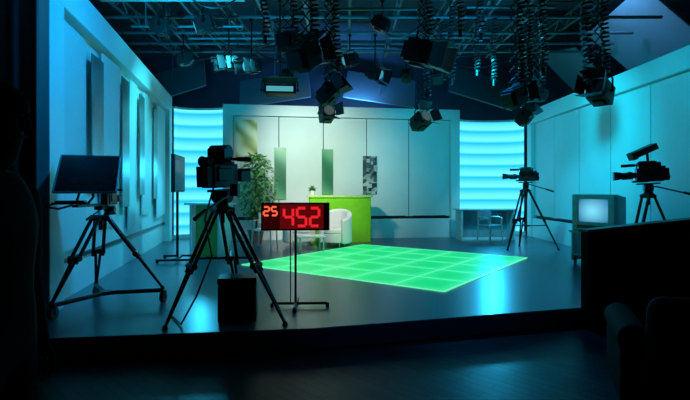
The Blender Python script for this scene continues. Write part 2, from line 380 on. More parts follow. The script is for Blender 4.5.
# teleprompter camera near left wall
T=thing('teleprompter_camera','black camera with thin tilted prompter screen on a wheeled tripod','camera',(-2.90,5.78,0))
tripod(T,(-0.04,0,1.10),[(-0.26,-0.60),(0.62,0.22),(-0.38,0.55)],dolly=True,wheel=0.07,k_=1.4)
cam_head(T,(0.02,0.10,1.10),0.1,0.0,handle_side=-1,length=0.8,vf=False,big=0.70)
Rm=Matrix.Rotation(0.32,3,'Z')@Matrix.Rotation(-0.75,3,'X')
pc=Vector((0.01,-0.50,1.58))
bm=BM()
def PP(x,y,z): return pc+Rm@Vector((x,y,z))
cs=[(-.24,-.28),(.36,-.28),(.36,.28),(-.24,.28)]
hexa(bm,[PP(cs[0][0],-.010,cs[0][1]),PP(cs[1][0],-.010,cs[1][1]),PP(cs[1][0],.010,cs[1][1]),PP(cs[0][0],.010,cs[0][1]),PP(cs[3][0],-.010,cs[3][1]),PP(cs[2][0],-.010,cs[2][1]),PP(cs[2][0],.010,cs[2][1]),PP(cs[3][0],.010,cs[3][1])])
obj('prompter_screen',bm,mat('prompter_dark_screen',(0.012,0.018,0.022),0.25),T,bevel=0.004)
bm=BM()
for i in range(4):
    p=cs[i]; q=cs[(i+1)%4]; cyl(bm,PP(p[0],0,p[1]),PP(q[0],0,q[1]),0.013,seg=8)
obj('screen_rim',bm,mat('rim_grey',(0.22,0.24,0.26),0.35,0.3),T)
Rz=Matrix.Rotation(0.32,3,'Z')
bm=BM(); box(bm,(-0.10,-0.52,1.255),(0.34,0.24,0.022),Rz); box(bm,(-0.10,-0.52,1.275),(0.28,0.18,0.02),Rz)
obj('prompter_tray',bm,BLACKM,T,bevel=0.004)
bm=BM(); box(bm,(-0.02,-0.26,1.225),(0.07,0.66,0.03)); box(bm,(-0.02,-0.02,1.19),(0.10,0.16,0.05)); tube(bm,[(0.06,-0.50,1.24),(0.10,-0.44,1.32),(0.06,-0.40,1.50)],0.014,8); tube(bm,[(-0.10,-0.44,1.24),(-0.08,-0.42,1.32),(-0.04,-0.40,1.50)],0.014,8)
obj('mounting_arm',bm,BLACKM,T,bevel=0.003)
bm=BM(); tube(bm,[(-0.24,-0.60,1.25),(-0.30,-0.66,1.22),(-0.12,-0.72,1.20),(0.0,-0.66,1.24)],0.012,8)
obj('tray_handle',bm,BLACKM,T)

# right far camera
T=thing('studio_camera','black broadcast camera on a tall tripod beside the glass desk','camera',(4.35,11.35,0))
tripod(T,(-0.08,0,1.42),[(-0.58,-0.22),(0.62,-0.18),(0.0,0.62)],spread_z=0.55,k_=1.4)
cam_head(T,(-0.08,0,1.42),pi/2-0.25,0.0,handle_side=-1,length=1.1,big=1.08)

# right near camera
T=thing('studio_camera','black broadcast camera with raised viewfinder monitor on a tripod','camera',(4.90,7.75,0))
tripod(T,(0,0,1.34),[(-0.48,-0.26),(0.46,-0.30),(0.0,0.55)],spread_z=0.5,k_=1.35)
cam_head(T,(0,0,1.34),pi/2-0.35,-0.05,handle_side=-1,length=1.0,big=1.1)
bm=BM(); Rm=Matrix.Rotation(-0.42,3,'Y')
box(bm,(-0.10,-0.05,2.03),(0.36,0.18,0.10),Rm); box(bm,(-0.29,-0.05,1.94),(0.08,0.16,0.12),Rm); cyl(bm,(-0.02,-0.03,1.76),(-0.05,-0.04,2.0),0.02)
obj('viewfinder_monitor',bm,BLACK,T,bevel=0.008)

# ---------------------------------------------------------------- countdown clock
T=thing('countdown_clock','red LED countdown clock on a slim black floor stand','clock',(-0.59,5.72,0),0.04)
bm=BM(); box(bm,(0,0,1.085),(0.81,0.07,0.33)); obj('display_case',bm,BLACK,T,bevel=0.006)
bm=BM(); box(bm,(0.075,-0.037,1.085),(0.52,0.004,0.29)); obj('display_window',bm,mat('red_glow_glass',(0.03,0.001,0.001),0.2,em=(0.22,0.004,0.006),es=0.45),T)  # dim red glow of the digits put into the window as emission
bm=BM(); box(bm,(-0.29,-0.037,1.085),(0.19,0.004,0.29)); obj('small_display_window',bm,mat('small_red_glow_glass',(0.02,0.001,0.001),0.2,em=(0.08,0.002,0.002),es=0.3),T)  # fainter digit glow, also emission in the glass material
RED=mat('red_led',(0.3,0.0,0.0),0.4,em=(0.95,0.02,0.03),es=0.9,noise=0.0)
ORANGE=mat('orange_led',(0.4,0.02,0.0),0.4,em=(1.0,0.10,0.04),es=1.6,noise=0.0)
SEG={'2':'abged','4':'fgbc','5':'afgcd'}
def digit(ch,cx,cz,w,h,m,t):
    bm=BM(); y=-0.042
    pos={'a':((-w/2,h/2),(w/2,h/2)),'b':((w/2,h/2),(w/2,0)),'c':((w/2,0),(w/2,-h/2)),'d':((-w/2,-h/2),(w/2,-h/2)),'e':((-w/2,0),(-w/2,-h/2)),'f':((-w/2,h/2),(-w/2,0)),'g':((-w/2,0),(w/2,0))}
    for s in SEG[ch]:
        (x0,z0),(x1,z1)=pos[s]
        L=math.hypot(x1-x0,z1-z0)-t*0.45
        if abs(x1-x0)>abs(z1-z0): box(bm,(cx+(x0+x1)/2,y,cz+(z0+z1)/2),(L,0.006,t))
        else: box(bm,(cx+(x0+x1)/2,y,cz+(z0+z1)/2),(t,0.006,L))
    obj('digit',bm,m,T)
digit('2',-0.340,1.15,0.062,0.10,ORANGE,0.020)
digit('5',-0.248,1.15,0.062,0.10,ORANGE,0.020)
for i,chh in enumerate('452'):
    digit(chh,-0.080+i*0.154,1.080,0.104,0.210,RED,0.032)
bm=BM(); cyl(bm,(0.0,0.02,0.03),(0.0,0.02,0.95),0.014); cyl(bm,(-0.06,0.02,0.03),(-0.06,0.02,0.95),0.007); box(bm,(0,0.02,0.93),(0.22,0.05,0.02))
obj('stand_pole',bm,BLACKM,T)
bm=BM(); cyl(bm,(-0.28,0.02,0.045),(0.38,0.02,0.045),0.016); cyl(bm,(0,-0.25,0.045),(0,0.3,0.045),0.016)
for p in ((-0.28,0.02),(0.38,0.02),(0,-0.25),(0,0.3)): cyl(bm,(p[0],p[1],0.0),(p[0],p[1],0.05),0.022)
obj('stand_base',bm,BLACKM,T)

T=thing('equipment_case','black rectangular equipment case standing under the tripod','case',(-1.16,5.22,0),0.12)
bm=BM(); box(bm,(0,0,0.20),(0.40,0.30,0.40)); obj('case_body',bm,BLACK,T,bevel=0.012)
bm=BM(); box(bm,(0,0,0.435),(0.41,0.31,0.065)); obj('lid',bm,BLACKM,T,bevel=0.008)
bm=BM(); tube(bm,[(-0.07,-0.155,0.25),(-0.07,-0.185,0.25),(0.07,-0.185,0.25),(0.07,-0.155,0.25)],0.009); obj('handle',bm,BLACKM,T)

# ---------------------------------------------------------------- green counter, chairs, tables
T=thing('reception_counter','wide lime green counter with a bright green worktop before the backdrop','counter',(-0.15,13.0,0),0.10)
bm=BM(); box(bm,(0.0,-0.26,0.60),(1.62,0.05,1.20)); box(bm,(0.80,0.0,0.60),(0.05,0.52,1.20)); box(bm,(-0.80,0.0,0.60),(0.05,0.52,1.20)); obj('green_front',bm,GREEN,T,bevel=0.005)
bm=BM(); box(bm,(0.0,0,1.23),(1.74,0.64,0.05)); obj('worktop',bm,mat('green_worktop',(0.45,0.68,0.12),0.3),T,bevel=0.006)
T=thing('small_potted_plant','little green plant in a white pot on the counter','plant',(-0.88,12.93,1.262))
bm=BM(); cyl(bm,(0,0,0),(0,0,0.12),0.055,0.08,seg=20); obj('pot',bm,WHITE,T)
bm=BM()
for i in range(90):
    a=random.uniform(0,2*pi); el=random.uniform(0.2,1.4); L=random.uniform(0.10,0.2)
    d=Vector((math.cos(a)*math.cos(el),math.sin(a)*math.cos(el),math.sin(el))); b=Vector((0,0,0.11)); s=d.cross(Vector((0,0,1))).normalized()*0.02
    v=[bm.verts.new(b),bm.verts.new(b+d*L*0.55+s),bm.verts.new(b+d*L-Vector((0,0,0.02))),bm.verts.new(b+d*L*0.55-s)]; bm.faces.new(v)
obj('foliage',bm,LEAF,T,smooth=False)

def tub_chair(loc,rot,sc=1.0):
    T=thing('armchair','rounded white leather tub armchair on short legs','chair',(*loc,0),rot,group='white tub armchairs',scale=sc)
    bm=BM(); arcwall(bm,0.31,0.43,radians(-45),radians(225),0.10,lambda t:0.70+0.26*math.sin(pi*t)**1.2,36); obj('backrest',bm,SOFA,T,bevel=0.045)
    bm=BM(); cyl(bm,(0,0,0.12),(0,0,0.34),0.35,0.35,seg=36); obj('seat_base',bm,SOFA,T,bevel=0.02)
    bm=BM(); cyl(bm,(0,-0.04,0.34),(0,-0.04,0.48),0.31,0.30,seg=36); obj('seat_cushion',bm,SOFA,T,bevel=0.04)
    for k in range(4):
        a=pi/4+k*pi/2; bm=BM(); cyl(bm,(0.26*math.cos(a),0.26*math.sin(a),0),(0.26*math.cos(a),0.26*math.sin(a),0.13),0.015,0.02); obj('leg',bm,ALU,T)
tub_chair((-0.24,11.9),radians(-20),0.96); tub_chair((-1.16,12.1),radians(20),0.96)
def table(loc,h,wd,dp,rot,lab):
    T=thing('side_table',lab,'table',(*loc,0),rot,group='low side tables')
    bm=BM(); box(bm,(0,0,h-0.02),(wd,dp,0.04)); obj('table_top',bm,WHITE,T,bevel=0.008)
    for x in (-1,1):
        for y in (-1,1):
            bm=BM(); cyl(bm,(x*(wd/2-.04),y*(dp/2-.04),0),(x*(wd/2-.04),y*(dp/2-.04),h-0.03),0.02); obj('leg',bm,ALU,T)
table((-0.80,11.0),0.36,0.62,0.45,0.3,'low white side table with slim chrome legs')
table((-2.50,11.0),0.42,0.45,0.45,0.0,'small square white side table with slim chrome legs')
def metal_chair(loc,rot,lab,grp=None):
    T=thing('chair',lab,'chair',(*loc,0),rot,group=grp)
    m=SOFA if 'white' in lab else mat('blue_chair_shell',(0.16,0.28,0.36),0.35)
    bm=BM(); box(bm,(0,0,0.46),(0.46,0.44,0.04)); obj('seat',bm,m,T,bevel=0.012)
    bm=BM(); arcwall(bm,0.42,0.44,radians(60),radians(120),0.60,0.86,14,c=(0,-0.20)); obj('backrest',bm,m,T)
    for x,y in ((-.22,-.2),(.22,-.2),(-.22,.2),(.22,.2)):
        bm=BM(); cyl(bm,(x*1.1,y*1.1,0.003),(x,y,0.46),0.019)
        if y>0: cyl(bm,(x,y,0.46),(x*0.95,y*1.05,0.84),0.019)
        obj('leg',bm,ALU,T)
    for s in (-1,1):
        bm=BM(); tube(bm,[(s*.22,-.18,.46),(s*.25,-.18,.66),(s*.25,-.1,.68),(s*.24,.2,.68)],0.017); obj('armrest',bm,ALU,T)
metal_chair((3.85,12.75),0.5,'metal framed chair with blue seat at the glass desk')
metal_chair((-1.90,11.35),-0.2,'metal framed chair with white seat beside the ficus')

# ficus
T=thing('potted_ficus','leafy green ficus tree in a dark pot before the backdrop','plant',(-2.32,12.5,0))
bm=BM(); cyl(bm,(0,0,0),(0,0,0.36),0.15,0.21,seg=28); cyl(bm,(0,0,0.33),(0,0,0.37),0.225,0.225,seg=28); obj('pot',bm,POT,T)
bm=BM()
tube(bm,[(0,0,0.33),(0.03,0.02,0.8),(-0.02,0,1.2),(0.02,0,1.7),(0,0,2.05)],[0.03,0.026,0.022,0.015,0.006],8)
for i in range(26):
    z=random.uniform(0.75,1.8); a=random.uniform(0,2*pi); L=random.uniform(0.22,0.42)
    e=Vector((math.cos(a)*L,math.sin(a)*L,z+random.uniform(0.1,0.35))); tube(bm,[(0,0,z),(e.x*0.5,e.y*0.5,(z+e.z)/2+0.03),e],[0.011,0.007,0.003],5)
obj('trunk',bm,BARK,T)
bm=BM()
for i in range(1900):
    z=random.uniform(0.65,2.34); rr=0.50*math.sqrt(max(0.05,1-((z-1.50)/0.88)**2)); a=random.uniform(0,2*pi); r=rr*math.sqrt(random.uniform(0.05,1))
    b=Vector((math.cos(a)*r,math.sin(a)*r,z)); d=Vector((math.cos(a)+random.uniform(-.6,.6),math.sin(a)+random.uniform(-.6,.6),random.uniform(-1.1,0.3))).normalized()
    L=random.uniform(0.09,0.14); s=d.cross(Vector((random.uniform(-.3,.3),random.uniform(-.3,.3),1))).normalized()*L*0.28
    p0=bm.verts.new(b);p1=bm.verts.new(b+d*L*.45+s);p2=bm.verts.new(b+d*L);p3=bm.verts.new(b+d*L*.45-s);bm.faces.new((p0,p1,p2));bm.faces.new((p0,p2,p3))
obj('foliage',bm,LEAF,T,smooth=False)

# left desk
T=thing('presenter_desk','tall green and white presenter desk with an overhanging top','desk',(-2.95,10.3,0),-0.35)
bm=BM(); box(bm,(0.12,-0.18,0.54),(0.55,0.04,1.08)); obj('front_panel',bm,mat('dim_green_panel',(0.16,0.40,0.08),0.4),T,bevel=0.005)
bm=BM(); box(bm,(-0.28,0,0.54),(0.05,0.42,1.08)); obj('side_panel',bm,WHITE,T,bevel=0.005)
bm=BM(); box(bm,(0.42,0,0.54),(0.05,0.42,1.08)); obj('side_panel',bm,WHITE,T,bevel=0.005)
bm=BM(); box(bm,(0.07,0,1.105),(0.95,0.52,0.045)); obj('desk_top',bm,GLASSY,T,bevel=0.006)

# screen on stand (edge on)
T=thing('display_screen','thin flat screen on a tall pole stand beside the wall','screen',(-3.30,9.5,0),radians(98))
bm=BM(); box(bm,(0,0,1.72),(1.0,0.07,0.72)); obj('screen_case',bm,BLACK,T,bevel=0.01)
bm=BM(); box(bm,(0,-0.037,1.72),(0.94,0.006,0.66)); obj('screen_glass',bm,mat('blue_grey_glass',(0.05,0.12,0.16),0.1),T)
bm=BM(); cyl(bm,(0,0.02,0.05),(0,0.02,1.4),0.024); cyl(bm,(0.09,0.02,0.05),(0.09,0.02,1.4),0.012); obj('pole',bm,BLACKM,T)
bm=BM(); box(bm,(0,0,0.06),(0.7,0.06,0.04)); box(bm,(-0.32,0,0.06),(0.06,0.7,0.04)); box(bm,(0.32,0,0.06),(0.06,0.7,0.04))
for x in (-.32,.32):
    for y in (-.32,.32): cyl(bm,(x-0.015,y,0.03),(x+0.015,y,0.03),0.03)
obj('stand_base',bm,BLACKM,T)

# right glass desk
T=thing('glass_desk','glass topped desk with pale teal panels before the glowing curved wall','desk',(3.95,13.55,0),0.06)
bm=BM(); box(bm,(0,0,0.86),(1.65,0.62,0.035)); obj('desk_top',bm,GLASSY,T,bevel=0.005)
bm=BM(); box(bm,(-0.02,0.2,0.44),(1.45,0.03,0.78)); obj('back_panel',bm,mat('teal_panel',(0.26,0.42,0.47),0.4),T)
for x in (-0.74,0.74):
    bm=BM(); box(bm,(x,0,0.42),(0.05,0.55,0.84)); obj('side_panel',bm,mat('teal_panel2',(0.45,0.6,0.65),0.4),T,bevel=0.004)

# CRT on cart
T=thing('crt_monitor','silver grey boxy tube television with glowing blue screen','television',(4.78,8.95,0.64),-1.0,scale=1.0)
CRT=mat('grey_crt_plastic',(0.30,0.35,0.38),0.4)
bm=BM()
for x in (-.34,.34): box(bm,(x,-0.22,0.34),(0.12,0.16,0.68))
box(bm,(0,-0.22,0.635),(0.57,0.16,0.09)); box(bm,(0,-0.22,0.085),(0.57,0.16,0.17)); box(bm,(0,-0.16,0.38),(0.57,0.04,0.42))
hexa(bm,[(-.39,-.14,.02),(.39,-.14,.02),(.34,.22,.04),(-.34,.22,.04),(-.39,-.14,.67),(.39,-.14,.67),(.34,.22,.63),(-.34,.22,.63)])
hexa(bm,[(-.26,.20,.08),(.26,.20,.08),(.20,.38,.12),(-.20,.38,.12),(-.26,.20,.55),(.26,.20,.55),(.20,.38,.46),(-.20,.38,.46)])
obj('cabinet',bm,CRT,T,bevel=0.015)
bm=BM(); G=10; vs=[]
for j in range(G+1):
    row=[]
    for i in range(G+1):
        x=-0.282+0.564*i/G; z=0.172+0.418*j/G; u=(2*i/G-1); v=(2*j/G-1)
        row.append(bm.verts.new((x,-0.265-0.045*(1-u*u)*(1-v*v),z)))
    vs.append(row)
for j in range(G):
    for i in range(G): bm.faces.new((vs[j][i],vs[j][i+1],vs[j+1][i+1],vs[j+1][i]))
SCR=D.materials.new('blue_crt_glass'); SCR.use_nodes=True; N=SCR.node_tree.nodes; Lk=SCR.node_tree.links
b=N['Principled BSDF']; b.inputs['Roughness'].default_value=0.12; b.inputs['Base Color'].default_value=(0.02,0.05,0.08,1)
tc=N.new('ShaderNodeTexCoord'); gr=N.new('ShaderNodeMapping'); gr.inputs['Location'].default_value=(0,0.30,-0.38)
sg=N.new('ShaderNodeTexGradient'); sg.gradient_type='SPHERICAL'; mp2=N.new('ShaderNodeMapping'); mp2.inputs['Scale'].default_value=(2.6,2.0,3.2)
cr=N.new('ShaderNodeValToRGB'); cr.color_ramp.elements[0].position=0.0; cr.color_ramp.elements[0].color=(0.01,0.12,0.30,1); cr.color_ramp.elements[1].position=0.9; cr.color_ramp.elements[1].color=(0.22,0.78,1.0,1)
Lk.new(tc.outputs['Object'],gr.inputs['Vector']); Lk.new(gr.outputs['Vector'],mp2.inputs['Vector']); Lk.new(mp2.outputs['Vector'],sg.inputs['Vector']); Lk.new(sg.outputs['Fac'],cr.inputs['Fac']); Lk.new(cr.outputs['Color'],b.inputs['Emission Color']); b.inputs['Emission Strength'].default_value=0.95
obj('screen',bm,SCR,T)
bm=BM(); box(bm,(0,-0.303,0.08),(0.6,0.006,0.06))
for k in range(5): cyl(bm,(-0.2+k*0.08,-0.305,0.08),(-0.2+k*0.08,-0.315,0.08),0.014)
obj('control_strip',bm,BLACK,T)
T=thing('monitor_cart','pale metal two shelf cart holding the television','cart',(4.78,8.95,0),-1.0)
bm=BM(); box(bm,(0,0,0.62),(0.86,0.70,0.035)); obj('top_shelf',bm,CRT,T,bevel=0.004)
bm=BM(); box(bm,(0,0,0.18),(0.82,0.62,0.03)); obj('bottom_shelf',bm,CRT,T,bevel=0.004)
for x in (-.4,.4):
    bm=BM(); box(bm,(x,0,0.34),(0.03,0.60,0.54)); obj('side_panel',bm,mat('pale_cart_panel',(0.45,0.55,0.6),0.4),T,bevel=0.004)
for x in (-.36,.36):
    for y in (-.25,.25):
        bm=BM(); cyl(bm,(x-0.015,y,0.035),(x+0.015,y,0.035),0.035); box(bm,(x,y,0.11),(0.04,0.03,0.11)); obj('caster',bm,BLACK,T)

# dark partition standing on the lower floor against the stage front
T=thing('partition','low dark partition wall with sloping top against the stage front','partition',(2.80,5.52,LOW),math.atan2(0.274,1.0))
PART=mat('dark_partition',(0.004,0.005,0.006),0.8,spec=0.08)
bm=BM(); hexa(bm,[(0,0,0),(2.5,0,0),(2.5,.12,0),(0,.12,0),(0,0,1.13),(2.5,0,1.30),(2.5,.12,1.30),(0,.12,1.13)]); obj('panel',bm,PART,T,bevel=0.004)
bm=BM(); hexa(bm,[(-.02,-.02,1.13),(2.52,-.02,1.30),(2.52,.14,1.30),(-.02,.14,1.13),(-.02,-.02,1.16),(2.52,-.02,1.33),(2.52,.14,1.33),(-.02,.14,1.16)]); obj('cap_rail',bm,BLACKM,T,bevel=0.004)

# dark foreground armchair
T=thing('armchair','low rounded black upholstered armchair in shadow on the parquet','chair',(2.45,3.42,LOW),radians(158))
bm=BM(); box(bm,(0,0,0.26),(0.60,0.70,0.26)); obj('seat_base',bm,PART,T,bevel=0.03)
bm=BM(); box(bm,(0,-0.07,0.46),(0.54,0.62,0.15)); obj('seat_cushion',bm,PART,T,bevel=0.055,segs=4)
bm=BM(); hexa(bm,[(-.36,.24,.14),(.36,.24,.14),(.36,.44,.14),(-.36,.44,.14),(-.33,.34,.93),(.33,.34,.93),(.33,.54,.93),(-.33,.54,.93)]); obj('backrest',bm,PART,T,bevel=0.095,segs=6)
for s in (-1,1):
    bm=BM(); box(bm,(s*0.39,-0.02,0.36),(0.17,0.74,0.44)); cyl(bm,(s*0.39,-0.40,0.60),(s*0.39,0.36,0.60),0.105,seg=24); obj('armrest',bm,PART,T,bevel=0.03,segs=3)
for x in (-.3,.3):
    for y in (-.28,.32):
        bm=BM(); cyl(bm,(x,y,0),(x,y,0.14),0.02,0.03); obj('leg',bm,BLACKM,T)

def drape(name,label,x0,x1,y,z0,z1,amp,wl,m):
    bm=BM(); n=int((x1-x0)/wl*10); f=[]
    for i in range(n+1):
        x=x0+(x1-x0)*i/n; yy=y+amp*math.sin(2*pi*(x-x0)/wl)
        f.append((bm.verts.new((x,yy,z0)),bm.verts.new((x,yy,z1)),bm.verts.new((x,yy+0.01,z1)),bm.verts.new((x,yy+0.01,z0))))
    for i in range(n):
        for k in range(4): bm.faces.new((f[i][k],f[i][(k+1)%4],f[i+1][(k+1)%4],f[i+1][k]))
    bm.faces.new(f[0]); bm.faces.new(f[-1][::-1])
    return obj(name,bm,m,label=label,category='curtain')
drape('studio_curtain','dark pleated masking curtain beside the set wall',-7.4,-3.34,5.2,0.0,5.6,0.05,0.3,mat('dark_blue_drape',(0.02,0.035,0.045),0.9,spec=0.1))

# ---------------------------------------------------------------- person in dark clothes, facing the stage
PT=D.objects.new('person',None); COL.objects.link(PT); PT.location=(-1.345,1.82,LOW); PT['label']='person in dark clothes standing and watching the stage'; PT['category']='person'
HS=2.02/1.80; PT.scale=(HS,HS,HS)
def skin(name,verts,edges,root,m,parent,sub=2):
    me=D.meshes.new(name); me.from_pydata([v[0] for v in verts],edges,[]); me.update(); me.materials.append(m)
    o=D.objects.new(name,me); COL.objects.link(o); o.parent=parent
    o.modifiers.new('skin','SKIN')
    sv=me.skin_vertices[0].data if len(me.skin_vertices) else None
    if sv:
        for i,v in enumerate(verts): sv[i].radius=v[1]; sv[i].use_root=(i==root)
    s=o.modifiers.new('sub','SUBSURF'); s.levels=sub; s.render_levels=sub
    o.modifiers['skin'].use_smooth_shade=True
    return o
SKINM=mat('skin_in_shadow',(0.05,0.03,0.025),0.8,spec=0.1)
V=[((0,0,0.95),(.13,.16)),((0.0,0,1.12),(.115,.14)),((0.01,0,1.30),(.125,.17)),((0,0,1.43),(.10,.15)),((0.015,0,1.51),(.055,.055)),((0.03,0,1.60),(.075,.068)),((0.025,0,1.70),(.10,.078)),((0.02,0,1.765),(.07,.06)),
   ((0,0.19,1.42),(.055,.055)),((-0.02,0.23,1.14),(.042,.042)),((0.02,0.23,0.90),(.030,.030)),((0.03,0.23,0.82),(.040,.020)),
   ((0,-0.19,1.42),(.055,.055)),((-0.02,-0.23,1.14),(.042,.042)),((0.02,-0.23,0.90),(.030,.030)),((0.03,-0.23,0.82),(.040,.020)),
   ((0.0,0.10,0.86),(.09,.09)),((0.02,0.11,0.50),(.062,.062)),((-0.01,0.12,0.10),(.042,.042)),((0.0,0.12,0.045),(.042,.042)),((0.16,0.13,0.03),(.040,.028)),
   ((0.0,-0.10,0.86),(.09,.09)),((0.02,-0.11,0.50),(.062,.062)),((-0.01,-0.12,0.10),(.042,.042)),((0.0,-0.12,0.045),(.042,.042)),((0.16,-0.13,0.03),(.040,.028))]
E=[(0,1),(1,2),(2,3),(3,4),(4,5),(5,6),(6,7),(3,8),(8,9),(9,10),(10,11),(3,12),(12,13),(13,14),(14,15),(0,16),(16,17),(17,18),(18,19),(19,20),(0,21),(21,22),(22,23),(23,24),(24,25)]
skin('body',V,E,0,mat('dark_clothing',(0.008,0.008,0.010),0.9,spec=0.08),PT)
for s in (-1,1):
    bm=BM()
    for k,(dx,L) in enumerate(((-0.03,.065),(-0.01,.078),(0.012,.082),(0.034,.072))):
        b=Vector((0.03+dx,s*0.23,0.80)); tube(bm,[b,b+Vector((0.008,-s*0.006,-L*.5)),b+Vector((0.002,-s*0.02,-L))],[0.0095,0.0085,0.006],8)
    b=Vector((0.055,s*0.225,0.84)); tube(bm,[b,b+Vector((0.03,-s*0.012,-0.03)),b+Vector((0.035,-s*0.02,-0.06))],[0.012,0.010,0.007],8)
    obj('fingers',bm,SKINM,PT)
bm=BM()
bmesh.ops.create_uvsphere(bm,u_segments=20,v_segments=12,radius=0.016,matrix=Matrix.Translation((0.118,0,1.665))@Matrix.Diagonal((1.3,.8,1.5,1)))
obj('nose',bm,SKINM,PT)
for s in (-1,1):
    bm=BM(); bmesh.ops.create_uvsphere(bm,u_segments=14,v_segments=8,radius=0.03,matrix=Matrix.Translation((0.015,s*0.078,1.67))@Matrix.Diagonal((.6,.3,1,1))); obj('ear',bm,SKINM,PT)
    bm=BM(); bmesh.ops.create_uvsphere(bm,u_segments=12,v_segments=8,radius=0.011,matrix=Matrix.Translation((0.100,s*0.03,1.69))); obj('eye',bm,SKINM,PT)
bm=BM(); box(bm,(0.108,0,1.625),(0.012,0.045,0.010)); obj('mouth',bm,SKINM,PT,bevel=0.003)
bm=BM(); bmesh.ops.create_uvsphere(bm,u_segments=28,v_segments=14,radius=0.115,matrix=Matrix.Translation((0.005,0,1.725))@Matrix.Diagonal((1.0,.82,.75,1)))
bmesh.ops.delete(bm,geom=[v for v in bm.verts if v.co.z<1.690],context='VERTS'); obj('hair',bm,DARKCLOTH,PT)

# ---------------------------------------------------------------- lighting grid
GZ=5.0
rows=[6.5,7.5,8.3,9.0,10.0,11.0,11.8,12.5]
for y in rows:
    bm=BM(); cyl(bm,(-5.6,y,GZ),(6.6,y,GZ),0.034,seg=12)
    obj('lighting_pipe',bm,STEEL,label='long horizontal steel lighting pipe across the studio',category='pipe',group='lighting grid pipes')
for x,rz in ((-4.6,0.0),(-3.9,0.04),(-3.2,0.0),(-2.5,-0.05),(-1.7,0.0),(-0.8,0.02),(0.1,0.0),(1.1,0.0),(2.1,0.03),(3.0,-0.03),(3.9,0.0),(5.0,0.03)):
    T=thing('grid_beam','steel ladder beam carrying the lighting pipes','beam',(x,9.6,GZ+0.128),rz,group='lighting grid beams')
    bm=BM(); box(bm,(0,0,-0.06),(0.05,7.4,0.03)); box(bm,(0,0,0.20),(0.05,7.4,0.03))
    for k in range(12):
        yy=-3.6+k*0.6; cyl(bm,(0,yy,-0.05),(0,yy+0.3,0.20),0.014,seg=6); cyl(bm,(0,yy+0.3,0.20),(0,yy+0.6,-0.05),0.014,seg=6)
    obj('beam_truss',bm,STEEL,T)
    for yy in (-2.6,0.0,3.0):
        bm=BM(); cyl(bm,(0,yy,0.20),(0,yy,1.05),0.014,seg=6); obj('drop_rod',bm,STEEL,T)
for (x0,x1,y,z) in ((-4.2,-2.0,9.45,4.62),(-3.4,-0.9,10.45,4.70),(-0.9,1.3,8.65,4.66),(0.9,3.2,10.45,4.72),(-5.0,-3.0,8.0,4.72),(2.2,3.8,8.65,4.70),(-1.2,0.9,11.4,4.72)):
    T=thing('dropped_pipe','short steel pipe hung below the lighting grid','pipe',((x0+x1)/2,y,z),0,group='dropped grid pipes')
    hl=(x1-x0)/2
    bm=BM(); cyl(bm,(-hl,0,0),(hl,0,0),0.026,seg=10); obj('pipe',bm,STEEL,T)
    for s in (-0.75,0.75):
        bm=BM(); cyl(bm,(s*hl,0,0.02),(s*hl,0,6.18-z),0.012,seg=6); obj('drop_rod',bm,STEEL,T)

